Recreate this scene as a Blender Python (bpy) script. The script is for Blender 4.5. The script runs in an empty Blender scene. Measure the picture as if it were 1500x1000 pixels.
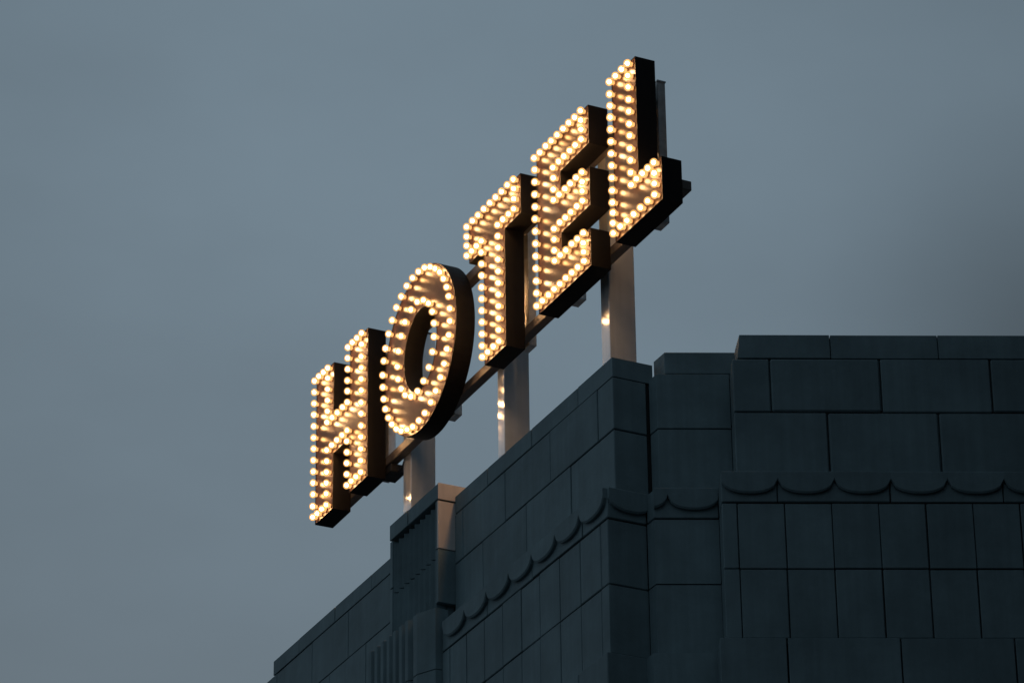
import bpy, bmesh, math, random
from mathutils import Matrix, Vector
random.seed(7)
scene = bpy.context.scene
C = scene.collection
ZO = 14.31                                   # height of the letters' feet above the street

# ------------------------------------------------------------------ camera
def cam_axes(yaw, pit, roll):
    f = Vector((math.sin(yaw)*math.cos(pit), math.cos(yaw)*math.cos(pit), math.sin(pit)))
    r = Vector((math.cos(yaw), -math.sin(yaw), 0))
    u = r.cross(f)
    c, s = math.cos(roll), math.sin(roll)
    return c*r + s*u, -s*r + c*u, f
cd = bpy.data.cameras.new('camera'); cam = bpy.data.objects.new('camera', cd); C.objects.link(cam)
cr, cu, cf = cam_axes(math.radians(-63.678), math.radians(26.895), math.radians(-0.722))
cam.matrix_world = Matrix(((cr.x, cu.x, -cf.x, 26.043), (cr.y, cu.y, -cf.y, -11.098), (cr.z, cu.z, -cf.z, -12.709 + ZO), (0, 0, 0, 1)))
cd.sensor_width = 36; cd.lens = 135.55; cd.clip_start = 0.5; cd.clip_end = 2000
scene.camera = cam

# ------------------------------------------------------------------ sky, exposure
w = bpy.data.worlds.new('World'); scene.world = w; w.use_nodes = True
nt = w.node_tree; nt.nodes.clear()
def wn(t, **k):
    n = nt.nodes.new(t)
    for a, b in k.items(): setattr(n, a, b)
    return n
def mth(op, a=None, b=None):
    n = wn('ShaderNodeMath', operation=op)
    for i, v in enumerate((a, b)):
        if v is None: continue
        if isinstance(v, (int, float)): n.inputs[i].default_value = v
        else: nt.links.new(v, n.inputs[i])
    return n.outputs[0]
out = wn('ShaderNodeOutputWorld'); bg = wn('ShaderNodeBackground')
tc = wn('ShaderNodeTexCoord')
sky = wn('ShaderNodeTexSky', sky_type='NISHITA', sun_disc=False)
SUN_DIR = Vector((-0.80, 0.25, 0.50)).normalized()        # where the last daylight comes from
sky.sun_elevation = math.radians(3); sky.sun_rotation = math.atan2(SUN_DIR.x, SUN_DIR.y)
sky.dust_density = 2.0
sc_ = wn('ShaderNodeVectorMath', operation='SCALE'); sc_.inputs['Scale'].default_value = 0.06
nt.links.new(sky.outputs[0], sc_.inputs[0])
# overcast deck: soft clouds, brighter towards the fading light
no = wn('ShaderNodeTexNoise'); no.inputs['Scale'].default_value = 9.0; no.inputs['Detail'].default_value = 4; no.inputs['Roughness'].default_value = 0.5
mp = wn('ShaderNodeMapping'); mp.inputs['Scale'].default_value = (1, 1, 2.2)
nt.links.new(tc.outputs['Generated'], mp.inputs[0]); nt.links.new(mp.outputs[0], no.inputs['Vector'])
dt = wn('ShaderNodeVectorMath', operation='DOT_PRODUCT'); dt.inputs[1].default_value = SUN_DIR
nt.links.new(tc.outputs['Generated'], dt.inputs[0])
mr = wn('ShaderNodeMapRange', interpolation_type='SMOOTHSTEP')
mr.inputs['From Min'].default_value = -1.05; mr.inputs['From Max'].default_value = -0.42
mr.inputs['To Min'].default_value = 0.0; mr.inputs['To Max'].default_value = 1.0
nt.links.new(dt.outputs['Value'], mr.inputs['Value'])
cl = mth('MULTIPLY_ADD', no.outputs['Fac'], 0.30); cl.node.inputs[2].default_value = 0.85
tint = wn('ShaderNodeMix', data_type='RGBA')          # deep blue dusk behind, grey cloud ahead
tint.inputs['A'].default_value = (0.008, 0.016, 0.022, 1); tint.inputs['B'].default_value = (0.152, 0.210, 0.258, 1)
nt.links.new(mr.outputs[0], tint.inputs['Factor'])
deck = wn('ShaderNodeVectorMath', operation='SCALE'); nt.links.new(tint.outputs['Result'], deck.inputs[0])
def patch(direction, radius, centre, rim):           # one soft cloud: gain from its centre out to its rim (radians)
    d = wn('ShaderNodeVectorMath', operation='DISTANCE'); d.inputs[1].default_value = direction
    nt.links.new(tc.outputs['Generated'], d.inputs[0])
    m = wn('ShaderNodeMapRange', interpolation_type='SMOOTHSTEP'); m.inputs['From Min'].default_value = 0; m.inputs['From Max'].default_value = radius
    m.inputs['To Min'].default_value = centre; m.inputs['To Max'].default_value = rim
    nt.links.new(d.outputs['Value'], m.inputs['Value']); return m.outputs[0]
gain = mth('MULTIPLY', cl, patch((-0.78228, 0.36225, 0.50677), 0.20, 1.13, 0.86))
gain = mth('MULTIPLY', gain, patch((-0.73049, 0.5197, 0.44305), 0.075, 0.55, 1.0))
nt.links.new(gain, deck.inputs['Scale'])
mix = wn('ShaderNodeMix', data_type='RGBA'); mix.inputs['Factor'].default_value = 0.93
nt.links.new(sc_.outputs[0], mix.inputs['A']); nt.links.new(deck.outputs[0], mix.inputs['B'])
nt.links.new(mix.outputs['Result'], bg.inputs['Color']); bg.inputs['Strength'].default_value = 1.0
nt.links.new(bg.outputs[0], out.inputs[0])

sd = bpy.data.lights.new('sun', 'SUN'); sd.energy = 0.02; sd.angle = math.radians(30); sd.color = (0.85, 0.93, 1.0)
so = bpy.data.objects.new('sun', sd); C.objects.link(so)
so.rotation_euler = Vector((-0.80, -0.55, 0.35)).to_track_quat('Z', 'Y').to_euler(); so.location = (0, -10, ZO + 20)
vs = scene.view_settings; vs.view_transform = 'Standard'; vs.look = 'None'; vs.exposure = 0; vs.gamma = 1; vs.use_curve_mapping = False

# ------------------------------------------------------------------ materials
def mat(name, col, rough=0.6, metal=0.0, noise=None, bump=0.0, island=0.0, spec=0.5, streak=0.0, aniso=0.0, col2=None):
    m = bpy.data.materials.new(name); m.use_nodes = True
    t = m.node_tree; b = t.nodes['Principled BSDF']
    b.inputs['Base Color'].default_value = (*col, 1); b.inputs['Roughness'].default_value = rough
    b.inputs['Metallic'].default_value = metal; b.inputs['Specular IOR Level'].default_value = spec
    b.inputs['Anisotropic'].default_value = aniso
    g = t.nodes.new('ShaderNodeNewGeometry')
    if noise:
        n = t.nodes.new('ShaderNodeTexNoise'); n.inputs['Scale'].default_value = noise[0]; n.inputs['Detail'].default_value = 6; n.inputs['Roughness'].default_value = 0.62
        t.links.new(g.outputs['Position'], n.inputs['Vector'])
        r = t.nodes.new('ShaderNodeMapRange'); r.inputs['From Min'].default_value = 0.25; r.inputs['From Max'].default_value = 0.75
        r.inputs['To Min'].default_value = 1 - noise[1]; r.inputs['To Max'].default_value = 1 + noise[1]
        t.links.new(n.outputs['Fac'], r.inputs['Value']); fac = r.outputs[0]
        if island:
            r2 = t.nodes.new('ShaderNodeMapRange'); r2.inputs['To Min'].default_value = 1 - island; r2.inputs['To Max'].default_value = 1 + island
            t.links.new(g.outputs['Random Per Island'], r2.inputs['Value'])
            mm = t.nodes.new('ShaderNodeMath'); mm.operation = 'MULTIPLY'; t.links.new(fac, mm.inputs[0]); t.links.new(r2.outputs[0], mm.inputs[1]); fac = mm.outputs[0]
        if streak:
            mpp = t.nodes.new('ShaderNodeMapping'); mpp.inputs['Scale'].default_value = (22, 22, 0.9)
            t.links.new(g.outputs['Position'], mpp.inputs[0])
            n3 = t.nodes.new('ShaderNodeTexNoise'); n3.inputs['Scale'].default_value = 1; n3.inputs['Detail'].default_value = 3
            t.links.new(mpp.outputs[0], n3.inputs['Vector'])
            r3 = t.nodes.new('ShaderNodeMapRange'); r3.inputs['From Min'].default_value = 0.3; r3.inputs['From Max'].default_value = 0.7
            r3.inputs['To Min'].default_value = 1 - streak; r3.inputs['To Max'].default_value = 1 + streak
            t.links.new(n3.outputs['Fac'], r3.inputs['Value'])
            mm = t.nodes.new('ShaderNodeMath'); mm.operation = 'MULTIPLY'; t.links.new(fac, mm.inputs[0]); t.links.new(r3.outputs[0], mm.inputs[1]); fac = mm.outputs[0]
        v = t.nodes.new('ShaderNodeVectorMath'); v.operation = 'SCALE'; v.inputs[0].default_value = col
        t.links.new(fac, v.inputs['Scale']); src = v.outputs[0]
        if col2:
            n4 = t.nodes.new('ShaderNodeTexNoise'); n4.inputs['Scale'].default_value = noise[0]*0.35; n4.inputs['Detail'].default_value = 8; n4.inputs['Roughness'].default_value = 0.7
            t.links.new(g.outputs['Position'], n4.inputs['Vector'])
            r4 = t.nodes.new('ShaderNodeMapRange'); r4.inputs['From Min'].default_value = 0.52; r4.inputs['From Max'].default_value = 0.72; r4.inputs['To Max'].default_value = 0.75
            t.links.new(n4.outputs['Fac'], r4.inputs['Value'])
            mx = t.nodes.new('ShaderNodeMix'); mx.data_type = 'RGBA'; t.links.new(r4.outputs[0], mx.inputs['Factor']); t.links.new(src, mx.inputs['A']); mx.inputs['B'].default_value = (*col2, 1)
            src = mx.outputs['Result']
        t.links.new(src, b.inputs['Base Color'])
        if bump:
            n2 = t.nodes.new('ShaderNodeTexNoise'); n2.inputs['Scale'].default_value = noise[0]*9; n2.inputs['Detail'].default_value = 4
            t.links.new(g.outputs['Position'], n2.inputs['Vector'])
            bp = t.nodes.new('ShaderNodeBump'); bp.inputs['Strength'].default_value = bump; bp.inputs['Distance'].default_value = 0.004
            t.links.new(n2.outputs['Fac'], bp.inputs['Height']); t.links.new(bp.outputs[0], b.inputs['Normal'])
    return m
def emit(name, col, strength, transp=0.0, sampled=True):
    m = bpy.data.materials.new(name); m.use_nodes = True; t = m.node_tree; t.nodes.clear()
    o = t.nodes.new('ShaderNodeOutputMaterial'); e = t.nodes.new('ShaderNodeEmission')
    e.inputs[0].default_value = (*col, 1); e.inputs[1].default_value = strength
    if transp:
        x = t.nodes.new('ShaderNodeMixShader'); x.inputs[0].default_value = 1 - transp
        tr = t.nodes.new('ShaderNodeBsdfTransparent'); tr.inputs[0].default_value = (1, 0.86, 0.66, 1)
        t.links.new(tr.outputs[0], x.inputs[1]); t.links.new(e.outputs[0], x.inputs[2]); t.links.new(x.outputs[0], o.inputs[0])
    else: t.links.new(e.outputs[0], o.inputs[0])
    if not sampled: m.cycles.emission_sampling = 'NONE'
    return m
M = dict(
    masonry=mat('painted_masonry', (0.158, 0.218, 0.236), 0.62, noise=(2.6, 0.20), bump=0.5, island=0.07, streak=0.07, spec=0.2, col2=(0.112, 0.160, 0.175)),
    mortar=mat('dark_joint', (0.022, 0.028, 0.03), 0.9, noise=(6, 0.3)),
    face=mat('bronze_face_sheet', (0.029, 0.0145, 0.0078), 0.30, 0.0, noise=(7, 0.35), spec=0.17),
    can=mat('dark_bronze_can', (0.005, 0.0042, 0.004), 0.55, 0.0, noise=(5, 0.3), spec=0.14),
    post=mat('galvanised_steel', (0.78, 0.85, 0.92), 0.14, 0.45, noise=(4, 0.10), streak=0.08, col2=(0.66, 0.71, 0.76)),
    rail=mat('weathered_steel', (0.115, 0.10, 0.09), 0.34, 0.1, noise=(8, 0.22), streak=0.1),
    shade_block=mat('shade_block_black', (0.012, 0.013, 0.014), 0.7, noise=(2, 0.2)),  # for the added block: near black so it bounces little sky light
    pale=mat('painted_bulb_light_stone', (0.62, 0.56, 0.53), 0.6, noise=(3, 0.12), bump=0.3, streak=0.08, spec=0.3),  # masonry painted paler and warmer, standing in for bulb light on the pier
    channel=mat('grey_zinc', (0.62, 0.64, 0.65), 0.3, 0.6, noise=(12, 0.3), streak=0.15),
    socket=mat('dark_socket', (0.05, 0.025, 0.012), 0.5, 0.3),
    cable=mat('black_rubber', (0.015, 0.015, 0.016), 0.6),
    roof=mat('grey_roofing', (0.10, 0.10, 0.105), 0.9, noise=(3, 0.25)),
    asphalt=mat('asphalt', (0.05, 0.05, 0.052), 0.9, noise=(2, 0.2)),
    glass=emit('glowing_bulb_glass', (1.0, 0.50, 0.17), 1.65, 0.42, False),
    core=emit('hot_filament_glow', (1.0, 0.61, 0.32), 230.0), core_dim=emit('dimmer_filament_glow', (1.0, 0.55, 0.25), 140.0), core_bright=emit('brighter_filament_glow', (1.0, 0.65, 0.38), 300.0),
)

# ------------------------------------------------------------------ helpers
def obj(name, bm, m, parent=None, origin=(0, 0, 0), smooth=False):
    me = bpy.data.meshes.new(name)
    bmesh.ops.recalc_face_normals(bm, faces=bm.faces)
    bmesh.ops.translate(bm, verts=bm.verts, vec=-Vector(origin))
    if smooth:
        for f in bm.faces: f.smooth = True
    bm.to_mesh(me); bm.free()
    for x in (m if isinstance(m, (list, tuple)) else [m]): me.materials.append(x)
    o = bpy.data.objects.new(name, me); C.objects.link(o)
    if parent: o.parent = parent
    else: o.location = (origin[0], origin[1], origin[2] + ZO)
    return o
def thing(name, label, cat, loc=(0, 0, 0), group=None):
    o = bpy.data.objects.new(name, None); C.objects.link(o); o.empty_display_size = 0.2
    o.location = (loc[0], loc[1], loc[2] + ZO); tag(o, label, cat, group); return o
def tag(o, label, cat, group=None):
    o['label'] = label; o['category'] = cat
    if group: o['group'] = group
def prism(bm, poly, z0, z1, bevel=0.0):
    n0 = [bm.verts.new((x, y, z0)) for x, y in poly]; n1 = [bm.verts.new((x, y, z1)) for x, y in poly]
    k = len(poly)
    fs = [bm.faces.new(n0), bm.faces.new(n1)]
    for i in range(k): fs.append(bm.faces.new((n0[i], n0[(i+1) % k], n1[(i+1) % k], n1[i])))
    if bevel:
        bmesh.ops.recalc_face_normals(bm, faces=fs)
        es = list({e for f in fs for e in f.edges})
        bmesh.ops.bevel(bm, geom=es, offset=bevel, segments=1, affect='EDGES', clamp_overlap=True)
def box(bm, x0, x1, y0, y1, z0, z1, bevel=0.0): prism(bm, [(x0, y0), (x1, y0), (x1, y1), (x0, y1)], z0, z1, bevel)
def offset_loop(pts, d, closed=True):
    """moves a polyline sideways by d (to the right of travel = outward)"""
    res = []; n = len(pts)
    for i, p in enumerate(pts):
        a = pts[(i-1) % n] if (closed or i > 0) else None
        b = pts[(i+1) % n] if (closed or i < n-1) else None
        def nrm(p, q):
            dx, dy = q[0]-p[0], q[1]-p[1]; l = math.hypot(dx, dy); return dy/l, -dx/l
        if a is None: nx, ny = nrm(p, b); res.append((p[0]+nx*d, p[1]+ny*d)); continue
        if b is None: nx, ny = nrm(a, p); res.append((p[0]+nx*d, p[1]+ny*d)); continue
        n1, n2 = nrm(a, p), nrm(p, b)
        k = 1 + n1[0]*n2[0] + n1[1]*n2[1]
        res.append((p[0]+(n1[0]+n2[0])/k*d, p[1]+(n1[1]+n2[1])/k*d))
    return res
def arclen(path):
    s = [0]
    for p, q in zip(path, path[1:]): s.append(s[-1] + math.hypot(q[0]-p[0], q[1]-p[1]))
    return s
def subpath(path, s0, s1):
    S = arclen(path); res = []
    def at(s):
        for i in range(len(path)-1):
            if s <= S[i+1] + 1e-9:
                t = (s-S[i])/(S[i+1]-S[i]); return (path[i][0]+t*(path[i+1][0]-path[i][0]), path[i][1]+t*(path[i+1][1]-path[i][1]))
        return path[-1]
    res.append(at(s0))
    for i in range(1, len(path)-1):
        if s0 + 0.012 < S[i] < s1 - 0.012: res.append(path[i])
    res.append(at(s1)); return res
def course(bm, path, z0, z1, joints, thick=0.12, gap=0.009, bevel=0.004, jit=0.002, batter=0.0):
    """a row of stones along a plan path; joints are distances along it"""
    L = arclen(path)[-1]
    js = [0] + sorted(j for j in joints if 0.03 < j < L-0.03) + [L]
    for i, (a, b) in enumerate(zip(js, js[1:])):
        sp = subpath(path, a + (gap*random.uniform(0.30, 0.75) if i else 0), b - (gap*random.uniform(0.30, 0.75) if i < len(js)-2 else 0))
        sp = offset_loop(sp, random.uniform(-jit, jit), False)
        inner = offset_loop(sp, -thick, False)
        dz = random.uniform(-0.001, 0.001)
        prism(bm, sp + inner[::-1], z0 + gap*random.uniform(0.30, 0.70) + dz, z1 - gap*random.uniform(0.30, 0.70) + dz, bevel*random.uniform(0.7, 1.5))

# ------------------------------------------------------------------ street
bm = bmesh.new(); g = 400
bm.faces.new([bm.verts.new(v) for v in ((-g, -g, -ZO), (g, -g, -ZO), (g, g, -ZO), (-g, g, -ZO))])
o = obj('street', bm, M['asphalt']); o['kind'] = 'structure'

# ------------------------------------------------------------------ hotel building
AL = math.radians(65.6); DX, DY = math.cos(AL), math.sin(AL); NX, NY = DY, -DX
def on(P, s, n=0.0): return (P[0] + s*DX + n*NX, P[1] + s*DY + n*NY)
D0 = (6.36, 0.25); C0 = (5.93, -0.084)
bld = thing('hotel_building', 'tall teal painted masonry building with stepped parapet carrying the lit rooftop sign', 'building', (2, 4, -ZO))
BO = (2, 4, -ZO)
def part(name, bm, m, smooth=False): return obj(name, bm, m, bld, BO, smooth)
YU, YL = -0.35, -0.45
A_far = [(-5.0, YU), (2.53, YU)]
A_up = [(3.36, YU), (5.81, YU), (5.81, -0.10)]
C_up = [(5.825, -0.084), C0, on(C0, 0.485)]
D_up = [on(C0, 0.485, 0.01), D0, on(D0, 7.0)]
A_lo = [(3.36, YL), (5.878, YL), (5.878, -0.16)]
A_farlo = [(-5.0, YL), (2.42, YL)]
CL = on(C0, -0.05, 0.09)
C_lo = [(5.893, CL[1]), CL, on(C0, 0.37, 0.09)]
D_lo = [on(C0, 0.372, 0.10), on(D0, -0.112, 0.09), on(D0, 7.0, 0.09)]
# solid body behind the facing stones
bm = bmesh.new()
body = [(-5.0, YU), (5.81, YU), (5.81, -0.084), C0, on(C0, 0.485), D0, on(D0, 7.0)]
prism(bm, offset_loop(body, -0.016, False) + [(9.0, 11), (-5, 11)], -2.24, -1.372)
body = [(-5.0, YL), (5.878, YL), (5.878, CL[1]), CL, on(C0, 0.372, 0.09), on(D0, -0.112, 0.09), on(D0, 7.0, 0.09)]
prism(bm, offset_loop(body, -0.016, False) + [(9.0, 11), (-5, 11)], -ZO, -2.245)
core = part('wall_core', bm, M['mortar'])
# --- facing stones of the upper wall, one part for each stretch of wall
def xs(path, vals): return [v - path[0][0] for v in vals]
def stretch(name, rows, thick, gap=0.008, bevel=0.004):
    bm = bmesh.new()
    for path, z0, z1, joints in rows: course(bm, path, z0, z1, joints, thick, gap, bevel)
    return part(name, bm, M['masonry'])
r1 = [5.586, 4.878, 4.174, 3.489]; r2 = [5.179, 4.504, 3.812]
fr1 = [1.483, 0.799, 0.10, -0.6, -1.3, -2.0]; fr2 = [1.811, 1.139, 0.45, -0.25, -0.95, -1.65]
d0 = math.hypot(D_up[1][0]-D_up[0][0], D_up[1][1]-D_up[0][1])
stretch('upper_wall', [(A_up, -1.745, -1.360, xs(A_up, r1)), (A_up, -2.235, -1.745, xs(A_up, r2))], 0.2)
stretch('upper_wall', [(A_far, -1.762, -1.372, xs(A_far, fr1)), (A_far, -2.235, -1.762, xs(A_far, fr2))], 0.2)
stretch('upper_wall', [(C_up, -1.745, -1.340, []), (C_up, -2.235, -1.745, [])], 0.2)
stretch('upper_wall', [(D_up, -1.745, -1.352, [d0+0.248+0.727*k for k in range(9)]), (D_up, -2.235, -1.745, [d0+0.612+0.728*k for k in range(9)])], 0.2, 0.009, 0.008)
# --- coping stones, set back a little and leaning in at the top
cop_far = [(0.023, YU), (2.53, YU)]
def bm_join(a, b):
    me = bpy.data.meshes.new('tmp'); b.to_mesh(me); b.free(); a.from_mesh(me); bpy.data.meshes.remove(me)
for path, z0, z1, joints, setb, lean, gap in (
        (A_up[:2] + [(5.81, -0.045)], -1.360, -1.212, xs(A_up, [5.304, 4.596, 3.895]), 0.003, 0.0, 0.010),
        (cop_far, -1.372, -1.240, [1.903-0.023, 1.222-0.023, 0.534-0.023], 0.002, 0.0, 0.010),
        ([(5.79, -0.036), on(C0, 0.053), on(C0, 0.57)], -1.338, -1.168, [], 0.012, 0.010, 0.006),
        ([on(C0, 0.49, 0.01), on(D0, 0.02), on(D0, 7.0)], -1.342, -1.156, [0.25+0.59+0.714*k for k in range(9)], 0.022, 0.018, 0.006)):
    bm = bmesh.new(); course(bm, offset_loop(path, -setb, False), z0, z1, joints, 0.30, gap, 0.003)
    if lean:
        zm = (z0+z1)/2
        for v in bm.verts:
            if v.co.z > zm: v.co.x -= lean*NX; v.co.y -= lean*NY
            if v.co.z > zm and (v.co.x-C0[0])*DX+(v.co.y-C0[1])*DY < 0.60 and path[0][0] > 6: v.co.x += lean*DX; v.co.y += lean*DY
    part('coping', bm, M['masonry'])
# --- cornice: plain band with a row of hanging scallops
da = math.hypot(D_lo[1][0]-D_lo[0][0], D_lo[1][1]-D_lo[0][1])
for path, js in ((A_lo, [0.72, 1.42, 2.16]), (A_farlo, [1.0*k for k in range(1, 8)]), (C_lo, []), (D_lo, [da+0.362+0.73*k for k in range(9)])):
    stretch('cornice', [(path, -2.432, -2.222, js)], 0.25)
def scallops(path, start, pitch, n, zt=-2.224, cusp=-2.283, low=-2.378, proud=0.030, grow=None):
    bm = bmesh.new() if grow is None else grow
    for k in range(n):
        a, b = start + k*pitch, start + (k+1)*pitch
        L = arclen(path)[-1]; a2, b2 = max(a, 0.002), min(b, L-0.002)
        if b2 - a2 < 0.05: continue
        m = 14; pts = []
        for i in range(m+1):
            s = a2 + (b2-a2)*i/m; t = (s-a)/(b-a)*2-1
            c = math.sqrt(max(0, 1-abs(t)**2.3))
            z = cusp - (cusp-low)*c if abs(t) < 1 else cusp
            pts.append((s, z))
        po = offset_loop(path, proud, False); rows = []
        So = arclen(path); 
        for s, z in pts:
            q = subpath(path, max(s-1e-4, 0), s)[-1]
            # outward normal at s
            for i in range(len(path)-1):
                if s <= So[i+1] + 1e-9:
                    dx, dy = path[i+1][0]-path[i][0], path[i+1][1]-path[i][1]; l = math.hypot(dx, dy); nx, ny = dy/l, -dx/l; break
            rows.append([bm.verts.new((q[0]+nx*h, q[1]+ny*h, zz)) for h, zz in ((-0.01, zt), (proud-0.006, zt), (proud, zt-0.006), (proud, z+0.012), (proud-0.008, z), (-0.01, z+0.002))])
        for r0, rr in zip(rows, rows[1:]):
            for i in range(6): bm.faces.new((r0[i], r0[(i+1) % 6], rr[(i+1) % 6], rr[i]))
        bm.faces.new(rows[0]); bm.faces.new(rows[-1])
    return bm
sb = scallops([(3.36, YL), (5.878, YL)], 0.06, 0.351, 7)
part('scallop_moulding', scallops([(5.878, YL), (5.878, -0.16)], 0.0, 0.33, 1, grow=sb), M['masonry'])
part('scallop_moulding', scallops([(-5.0, YL), (2.42, YL)], 0.06, 0.351, 21), M['masonry'])
part('scallop_moulding', scallops([CL, on(C0, 0.37, 0.09)], -0.25, 0.34, 2), M['masonry'])
part('scallop_moulding', scallops(D_lo[1:], 0.0, 0.366, 18), M['masonry'])
# --- tiled wall below the cornice
lo_js = [5.775, 5.482, 5.182, 4.887, 4.607, 4.323, 4.033, 3.749, 3.482]
for path, js in ((A_lo, xs(A_lo, lo_js)), (A_farlo, [0.3*k for k in range(1, 25)]), (C_lo, []), (D_lo, [da+0.10+0.304*k for k in range(23)])):
    stretch('tiled_wall', [(path, z0, z1, js) for z0, z1 in ((-2.897, -2.437), (-3.378, -2.897))], 0.15)
# --- plain stone courses further down, one step further out
def outp(p): return offset_loop(p, 0.05, False)
for path, L in ((A_lo, 2.6), (A_farlo, 7.5), (D_lo, 7.4), (C_lo, 0.4)):
    rows = []; z = -3.39; k = 0
    while z > -ZO + 0.6:
        z0 = max(z-0.62, -ZO)
        rows.append((outp(path), z0, z, [(0.36 if k % 2 else 0.72) + 0.72*i for i in range(int(L/0.72)+1)] if L > 1 else []))
        z = z0; k += 1
    stretch('lower_wall', rows, 0.2)
# --- added unseen block beside the side wall, placed only to shade it
bm = bmesh.new(); prism(bm, [on(D0, 2.26, 0.02), on(D0, 2.26, 5.0), on(D0, 7.6, 5.0), on(D0, 7.6, 0.02)], -ZO, 4.2); part('added_shade_block', bm, M['shade_block'])
# --- pier between the two stretches of parapet
pr = [(2.53, YU+0.10), (2.53, -0.48), (3.355, -0.48), (3.355, 0.02)]
bm = bmesh.new()
ring = [(2.53, 0.05), (2.53, -0.482), (3.356, -0.482), (3.356, 0.05)]
b2 = bmesh.new(); course(b2, ring, -1.258, -1.128, [0.532+0.31], 0.30, 0.008, 0.005); bm_join(bm, b2)
pale = bmesh.new()  # upper return stone, with the bulbs' glow put into its colour
for k, (z0, z1) in enumerate(((-1.640, -1.262), (-2.055, -1.640))):      # stones of the return and the two plain edges
    prism(bm, [(3.312, -0.48), (3.333, -0.48), (3.333, -0.30), (3.312, -0.30)], z0+0.004, z1-0.004, 0.003)
    prism(bm, [(2.53, -0.48), (2.573, -0.48), (2.573, -0.30), (2.80, -0.30), (2.80, 0.05), (2.53, 0.05)], z0+0.004, z1-0.004, 0.003)
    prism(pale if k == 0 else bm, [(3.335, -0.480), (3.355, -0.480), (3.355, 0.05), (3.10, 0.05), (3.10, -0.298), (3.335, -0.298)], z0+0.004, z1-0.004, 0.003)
prism(pale, [(3.357, -0.481), (3.361, -0.481), (3.361, 0.05), (3.357, 0.05)], -1.256, -1.130, 0.001)  # thin pale sheet over the coping end, painted bulb light too
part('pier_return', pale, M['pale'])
box(bm, 2.575, 3.31, -0.40, -0.02, -3.39, -1.24)
part('pier', bm, M['masonry'])
bm = bmesh.new()                                                         # fluted panel: eight shallow hollow flutes
nf = 8; x0, x1 = 2.575, 3.310; fw = (x1-x0)/nf
for zz0, zz1 in ((-1.674, -1.285), (-2.20, -1.682)):
    pl = []
    for i in range(nf):
        for j in range(8):
            t = j/8; pl.append((x0+(i+t)*fw, -0.472 + 0.040*math.sin(math.pi*t)**0.7))
    pl.append((x1, -0.472))
    prism(bm, pl + [(x1, -0.39), (x0, -0.39)], zz0, zz1)
part('fluted_panel', bm, M['masonry'])
bm = bmesh.new()                                                         # lower tier with sharp zigzag ribs and a rounded corner
nz = 7; x0, x1 = 2.40, 3.14; fw = (x1-x0)/nz
pl = [(x0-0.02, -0.40), (x0-0.02, -0.545)]
for i in range(nz): pl += [(x0+i*fw, -0.590), (x0+(i+0.35)*fw, -0.585), (x0+(i+0.80)*fw, -0.505), (x0+(i+0.96)*fw, -0.505)]
pl += [(x1, -0.575), (x1+0.06, -0.575), (3.352, -0.50), (3.356, -0.40)]
for zz0, zz1 in ((-2.56, -2.10), (-3.05, -2.565), (-3.60, -3.055), (-4.6, -3.605)): prism(bm, pl, zz0, zz1, 0.002)
part('ribbed_base', bm, M['masonry'])
# --- roof deck behind the parapet
bm = bmesh.new()
box(bm, -4.8, 5.5, 0.02, 10.8, -1.371, -1.357)
part('roof_deck', bm, M['roof'])
# ------------------------------------------------------------------ light bulb, made once
def bulb_mesh():
    bm = bmesh.new(); c = Vector((0, -0.036, 0))
    prof = [(0.0, -0.0690), (0.0095, -0.0672), (0.0190, -0.0640), (0.0262, -0.0560), (0.0296, -0.0460), (0.0290, -0.0370), (0.0252, -0.0290), (0.0195, -0.0230), (0.0160, -0.0165), (0.0142, -0.0105), (0.0138, -0.003)]
    n = 20; rings = []
    for r, y in prof:
        rings.append([bm.verts.new((r*math.cos(2*math.pi*i/n), y, r*math.sin(2*math.pi*i/n))) for i in range(n)] if r else [bm.verts.new((0, y, 0))])
    for a, b in zip(rings, rings[1:]):
        for i in range(n):
            if len(a) == 1: bm.faces.new((a[0], b[i], b[(i+1) % n]))
            else: bm.faces.new((a[i], a[(i+1) % n], b[(i+1) % n], b[i]))
    k = len(bm.faces)
    bmesh.ops.create_uvsphere(bm, u_segments=12, v_segments=8, radius=0.0135, matrix=Matrix.Translation((0, -0.0440, 0)))
    bm.faces.ensure_lookup_table()
    for i, f in enumerate(bm.faces): f.material_index = 0 if i < k else 1; f.smooth = True
    me = bpy.data.meshes.new('light_bulb'); bmesh.ops.recalc_face_normals(bm, faces=bm.faces); bm.to_mesh(me); bm.free()
    me.materials.append(M['glass']); me.materials.append(M['core']); return me
def socket_mesh():
    bm = bmesh.new(); n = 16
    prof = [(0.0205, 0.0045), (0.0205, -0.005), (0.0190, -0.0065), (0.0142, -0.0065), (0.0142, 0.0)]
    rings = [[bm.verts.new((r*math.cos(2*math.pi*i/n), y, r*math.sin(2*math.pi*i/n))) for i in range(n)] for r, y in prof]
    for a, b in zip(rings, rings[1:]):
        for i in range(n): bm.faces.new((a[i], a[(i+1) % n], b[(i+1) % n], b[i]))
    me = bpy.data.meshes.new('socket'); bmesh.ops.recalc_face_normals(bm, faces=bm.faces); bm.to_mesh(me); bm.free()
    me.materials.append(M['socket']); return me
BULB, SOCK = bulb_mesh(), socket_mesh()
BULBS = [BULB, BULB, BULB]
for k in ('core_dim', 'core_bright'):
    me = BULB.copy(); me.materials[1] = M[k]; BULBS.append(me)
proto_b = bpy.data.objects.new('light_bulb', BULB); proto_s = bpy.data.objects.new('socket', SOCK)
used = [False]
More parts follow.
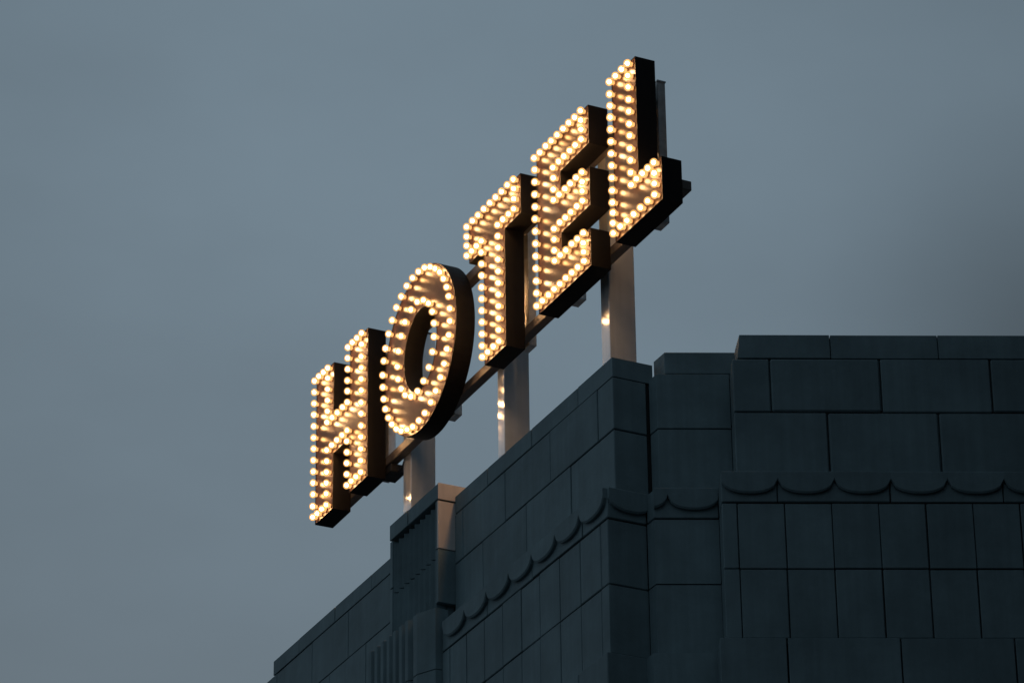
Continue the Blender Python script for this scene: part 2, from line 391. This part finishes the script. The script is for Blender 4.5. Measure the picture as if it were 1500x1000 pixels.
def add_bulb(root, x, z):
    if used[0]: b = proto_b.copy(); s = proto_s.copy()
    else: b, s = proto_b, proto_s; used[0] = True
    b.data = random.choice(BULBS)
    C.objects.link(b); C.objects.link(s); b.parent = root; s.parent = b
    b.location = (x + random.uniform(-0.002, 0.002) - root.location.x, 0.004, z + random.uniform(-0.002, 0.002))
    b.rotation_euler = (random.uniform(-0.05, 0.05), 0, random.uniform(-0.05, 0.05))

# ------------------------------------------------------------------ letters
DEP = 0.156
def letter(outer, hole, bulbs, ch_x, label, ch_top=1.228, ch_w=0.13):
    """outer: clockwise seen from the front (x right, z up); hole: counter-clockwise or None"""
    x0 = min(p[0] for p in outer)
    root = thing('sign_letter', label, 'sign letter', (x0, 0, 0), 'light bulb letters of the rooftop sign')
    org = (x0, 0, 0); lip = 0.005
    loops = [outer] + ([hole] if hole else [])
    bm = bmesh.new(); fl = []
    backs = []
    for lp in loops:
        ins = offset_loop(lp, lip)
        n = len(lp)
        rings = [[bm.verts.new((x, y, z)) for x, z in L] for L, y in ((ins, 0.0045), (ins, 0.0), (lp, 0.0), (lp, DEP))]
        for a, b in zip(rings, rings[1:]):
            for i in range(n): bm.faces.new((a[i], a[(i+1) % n], b[(i+1) % n], b[i]))
        backs.append(rings[-1]); fl.append(ins)
    if hole:
        n = len(outer)
        for i in range(n): bm.faces.new((backs[0][i], backs[0][(i+1) % n], backs[1][(-i-1) % n], backs[1][-i % n]))
    else: bm.faces.new(backs[0])
    obj('can', bm, M['can'], root, org)
    bm = bmesh.new()
    if hole:
        a = [bm.verts.new((x, 0.004, z)) for x, z in fl[0]]; b = [bm.verts.new((x, 0.004, z)) for x, z in fl[1]]
        for i in range(n): bm.faces.new((a[i], a[(i+1) % n], b[(-i-1) % n], b[-i % n]))
    else: bm.faces.new([bm.verts.new((x, 0.004, z)) for x, z in fl[0]])
    f = obj('face', bm, M['face'], root, org)
    for x, z in bulbs: add_bulb(root, x, z)
    bm = bmesh.new()
    box(bm, ch_x-ch_w, ch_x, 0.2385, 0.302, 0.102, ch_top, 0.003); box(bm, ch_x-ch_w-0.004, ch_x+0.004, 0.237, 0.306, ch_top, ch_top+0.012)
    obj('mounting_channel', bm, M['channel'], root, org)
    return root
def line(a, b, n, skip0=False, skip1=False):
    return [(a[0]+(b[0]-a[0])*i/(n-1), a[1]+(b[1]-a[1])*i/(n-1)) for i in range(n) if not (skip0 and i == 0) and not (skip1 and i == n-1)]
def uniq(pts):
    res = []
    for p in pts:
        if all(math.hypot(p[0]-q[0], p[1]-q[1]) > 0.02 for q in res): res.append(p)
    return res
I = 0.041; T = 1.3 - I
# H
o_H = [(0, 0), (0, 1.3), (0.354, 1.3), (0.354, 0.808), (0.675, 0.808), (0.675, 1.3), (1.028, 1.3), (1.028, 0), (0.675, 0), (0.675, 0.481), (0.354, 0.481), (0.354, 0)]
a, b, c, d = I, 0.313, 0.716, 0.987
bH = line((a, I), (a, T), 13) + line((d, I), (d, T), 13) + line((a, T), (b, T), 4) + line((c, T), (d, T), 4) + line((a, I), (b, I), 4) + line((c, I), (d, I), 4)
bH += line((b, T), (b, 0.767), 6) + line((c, T), (c, 0.767), 6) + line((b, I), (b, 0.522), 6) + line((c, I), (c, 0.522), 6) + line((b, 0.767), (c, 0.767), 5) + line((b, 0.522), (c, 0.522), 5)
letter(o_H, None, uniq(bH), 0.90, 'glowing bulb-lit letter H, the farthest and lowest in the row')
# O
def ellipse(cx, cz, rx, rz, n, cw=True, p=2.0):
    res = []
    for i in range(n):
        t = 2*math.pi*i/n*(-1 if cw else 1); cs, sn = math.cos(t), math.sin(t)
        res.append((cx+rx*math.copysign(abs(cs)**(2/p), cs), cz+rz*math.copysign(abs(sn)**(2/p), sn)))
    return res
def ring(cx, cz, rx, rz, n, ph):
    pts = ellipse(cx, cz, rx, rz, 720); S = arclen(pts + pts[:1]); L = S[-1]; res = []
    for k in range(n):
        s = ((k+ph)/n*L) % L
        res.append(pts[next(i for i in range(720) if S[i+1] >= s)])
    return res
letter(ellipse(2.012, 0.652, 0.656, 0.684, 72), ellipse(2.018, 0.655, 0.296, 0.345, 72, False),
       ring(2.018, 0.650, 0.615, 0.645, 36, 0.5) + ring(2.018, 0.655, 0.338, 0.388, 19, 0.5), 2.128,
       'round bulb-lit letter O, the only one with a curved outline')
# T
o_T = [(2.898, 0.97), (2.898, 1.3), (3.786, 1.3), (3.786, 0.97), (3.512, 0.97), (3.512, 0), (3.150, 0), (3.150, 0.97)]
bT = line((2.939, T), (3.745, T), 9) + line((2.939, T), (2.939, 1.011), 4) + line((3.745, T), (3.745, 1.011), 4)
bT += line((2.939, 1.011), (3.191, 1.011), 4) + line((3.471, 1.011), (3.745, 1.011), 4) + line((3.191, 1.011), (3.191, I), 11) + line((3.471, 1.011), (3.471, I), 11) + line((3.191, I), (3.471, I), 4)
letter(o_T, None, uniq(bT), 3.412, 'bulb-lit letter T with one overhanging top bar on a single stem')
# E
o_E = [(4.053, 0), (4.053, 1.3), (4.886, 1.3), (4.886, 0.985), (4.432, 0.985), (4.432, 0.792), (4.886, 0.792), (4.886, 0.482), (4.432, 0.482), (4.432, 0.300), (4.880, 0.300), (4.880, 0)]
l, n_, r = 4.053+I, 4.391, 4.843
bE = line((l, I), (l, T), 13) + line((l, T), (r, T), 9) + line((l, I), (r, I), 9)
bE += line((r, T), (r, 1.026), 4) + line((r, 1.026), (n_, 1.026), 6) + line((n_, 1.026), (n_, 0.757), 4) + line((n_, 0.757), (r, 0.757), 6) + line((r, 0.757), (r, 0.526), 4)
bE += line((r, 0.526), (n_, 0.526), 6) + line((n_, 0.526), (n_, 0.264), 4) + line((n_, 0.264), (r, 0.264), 6) + line((r, 0.264), (r, I), 4)
letter(o_E, None, uniq(bE), 4.219, 'bulb-lit letter E with three short bars')
# L
o_L = [(5.252, -0.003), (5.252, 1.306), (5.613, 1.306), (5.613, 0.33), (5.946, 0.33), (5.946, -0.003)]
lx, sx, rx = 5.252+I, 5.572, 5.905
bL = line((lx, T), (lx, 0.285), 11) + line((lx, 0.285), (lx, I), 4) + line((lx, T), (sx, T), 4) + line((sx, T), (sx, 0.285), 11) + line((sx, 0.288), (rx, 0.288), 5) + line((rx, 0.288), (rx, I), 4) + line((rx, I), (lx, I), 7)
letter(o_L, None, uniq(bL), 5.49, 'bulb-lit letter L, the nearest and highest, its tall stem rising above the others')

# ------------------------------------------------------------------ steel behind the letters
def rail(x0, x1, z0, z1, label, y0=0.162, y1=0.236):
    bm = bmesh.new(); box(bm, x0, x1, y0, y1, z0, z1, 0.004)
    o = obj('mounting_rail', bm, M['rail'], None, (x0, y0, z0)); tag(o, label, 'rail', 'steel rails behind the sign letters'); return o
rail(0.06, 5.935, 0.118, 0.192, 'lower brown steel rail running behind the feet of all five letters')
rail(0.10, 5.45, 1.022, 1.104, 'upper steel rail behind the letter tops, seen only between O and T')
for x0, x1, z1, label in ((1.182, 1.325, 1.19, 'pale steel post under the letter O'),
                          (2.872, 2.980, 1.19, 'pale steel post under the letter T with bright bulb reflections'),
                          (4.553, 4.676, 1.20, 'pale steel post between letters E and L, nearest the building corner')):
    t = thing('support_post', label, 'post', ((x0+x1)/2, 0.345, -1.356), 'steel posts holding up the sign')
    org = ((x0+x1)/2, 0.345, -1.356)
    bm = bmesh.new(); box(bm, x0, x1, 0.240, 0.452, -1.356, z1, 0.004); obj('column', bm, M['post'], t, org)
    bm = bmesh.new(); box(bm, x0-0.003, x1+0.003, 0.2375, 0.455, z1, z1+0.012); obj('cap', bm, M['can'], t, org)
    bm = bmesh.new(); box(bm, x0-0.06, x1+0.06, 0.20, 0.50, -1.3555, -1.34); obj('base_plate', bm, M['post'], t, org)
# junction box and cable by the H
t = thing('junction_box', 'small black junction box with cable hanging under the rail beside the H', 'junction box', (0.95, 0.20, 0.06))
org = (0.95, 0.20, 0.06)
bm = bmesh.new(); box(bm, 0.90, 1.10, 0.17, 0.30, 0.045, 0.116, 0.006); obj('box', bm, M['cable'], t, org)
bm = bmesh.new()
def tube(bm, pts, r, n=8):
    rings = []
    for i, p in enumerate(pts):
        p = Vector(p); d = (Vector(pts[min(i+1, len(pts)-1)]) - Vector(pts[max(i-1, 0)])).normalized()
        u = d.cross(Vector((0, 0, 1))); u = u.normalized() if u.length > 1e-3 else Vector((1, 0, 0)); v = d.cross(u)
        rings.append([bm.verts.new(p + r*(math.cos(2*math.pi*k/n)*u + math.sin(2*math.pi*k/n)*v)) for k in range(n)])
    for a, b in zip(rings, rings[1:]):
        for k in range(n): bm.faces.new((a[k], a[(k+1) % n], b[(k+1) % n], b[k]))
    bm.faces.new(rings[0]); bm.faces.new(rings[-1])
tube(bm, [(1.08, 0.235, 0.075), (1.12, 0.236, 0.045), (1.17, 0.24, 0.06), (1.20, 0.243, 0.10)], 0.011)
obj('cable', bm, M['cable'], t, org, True)
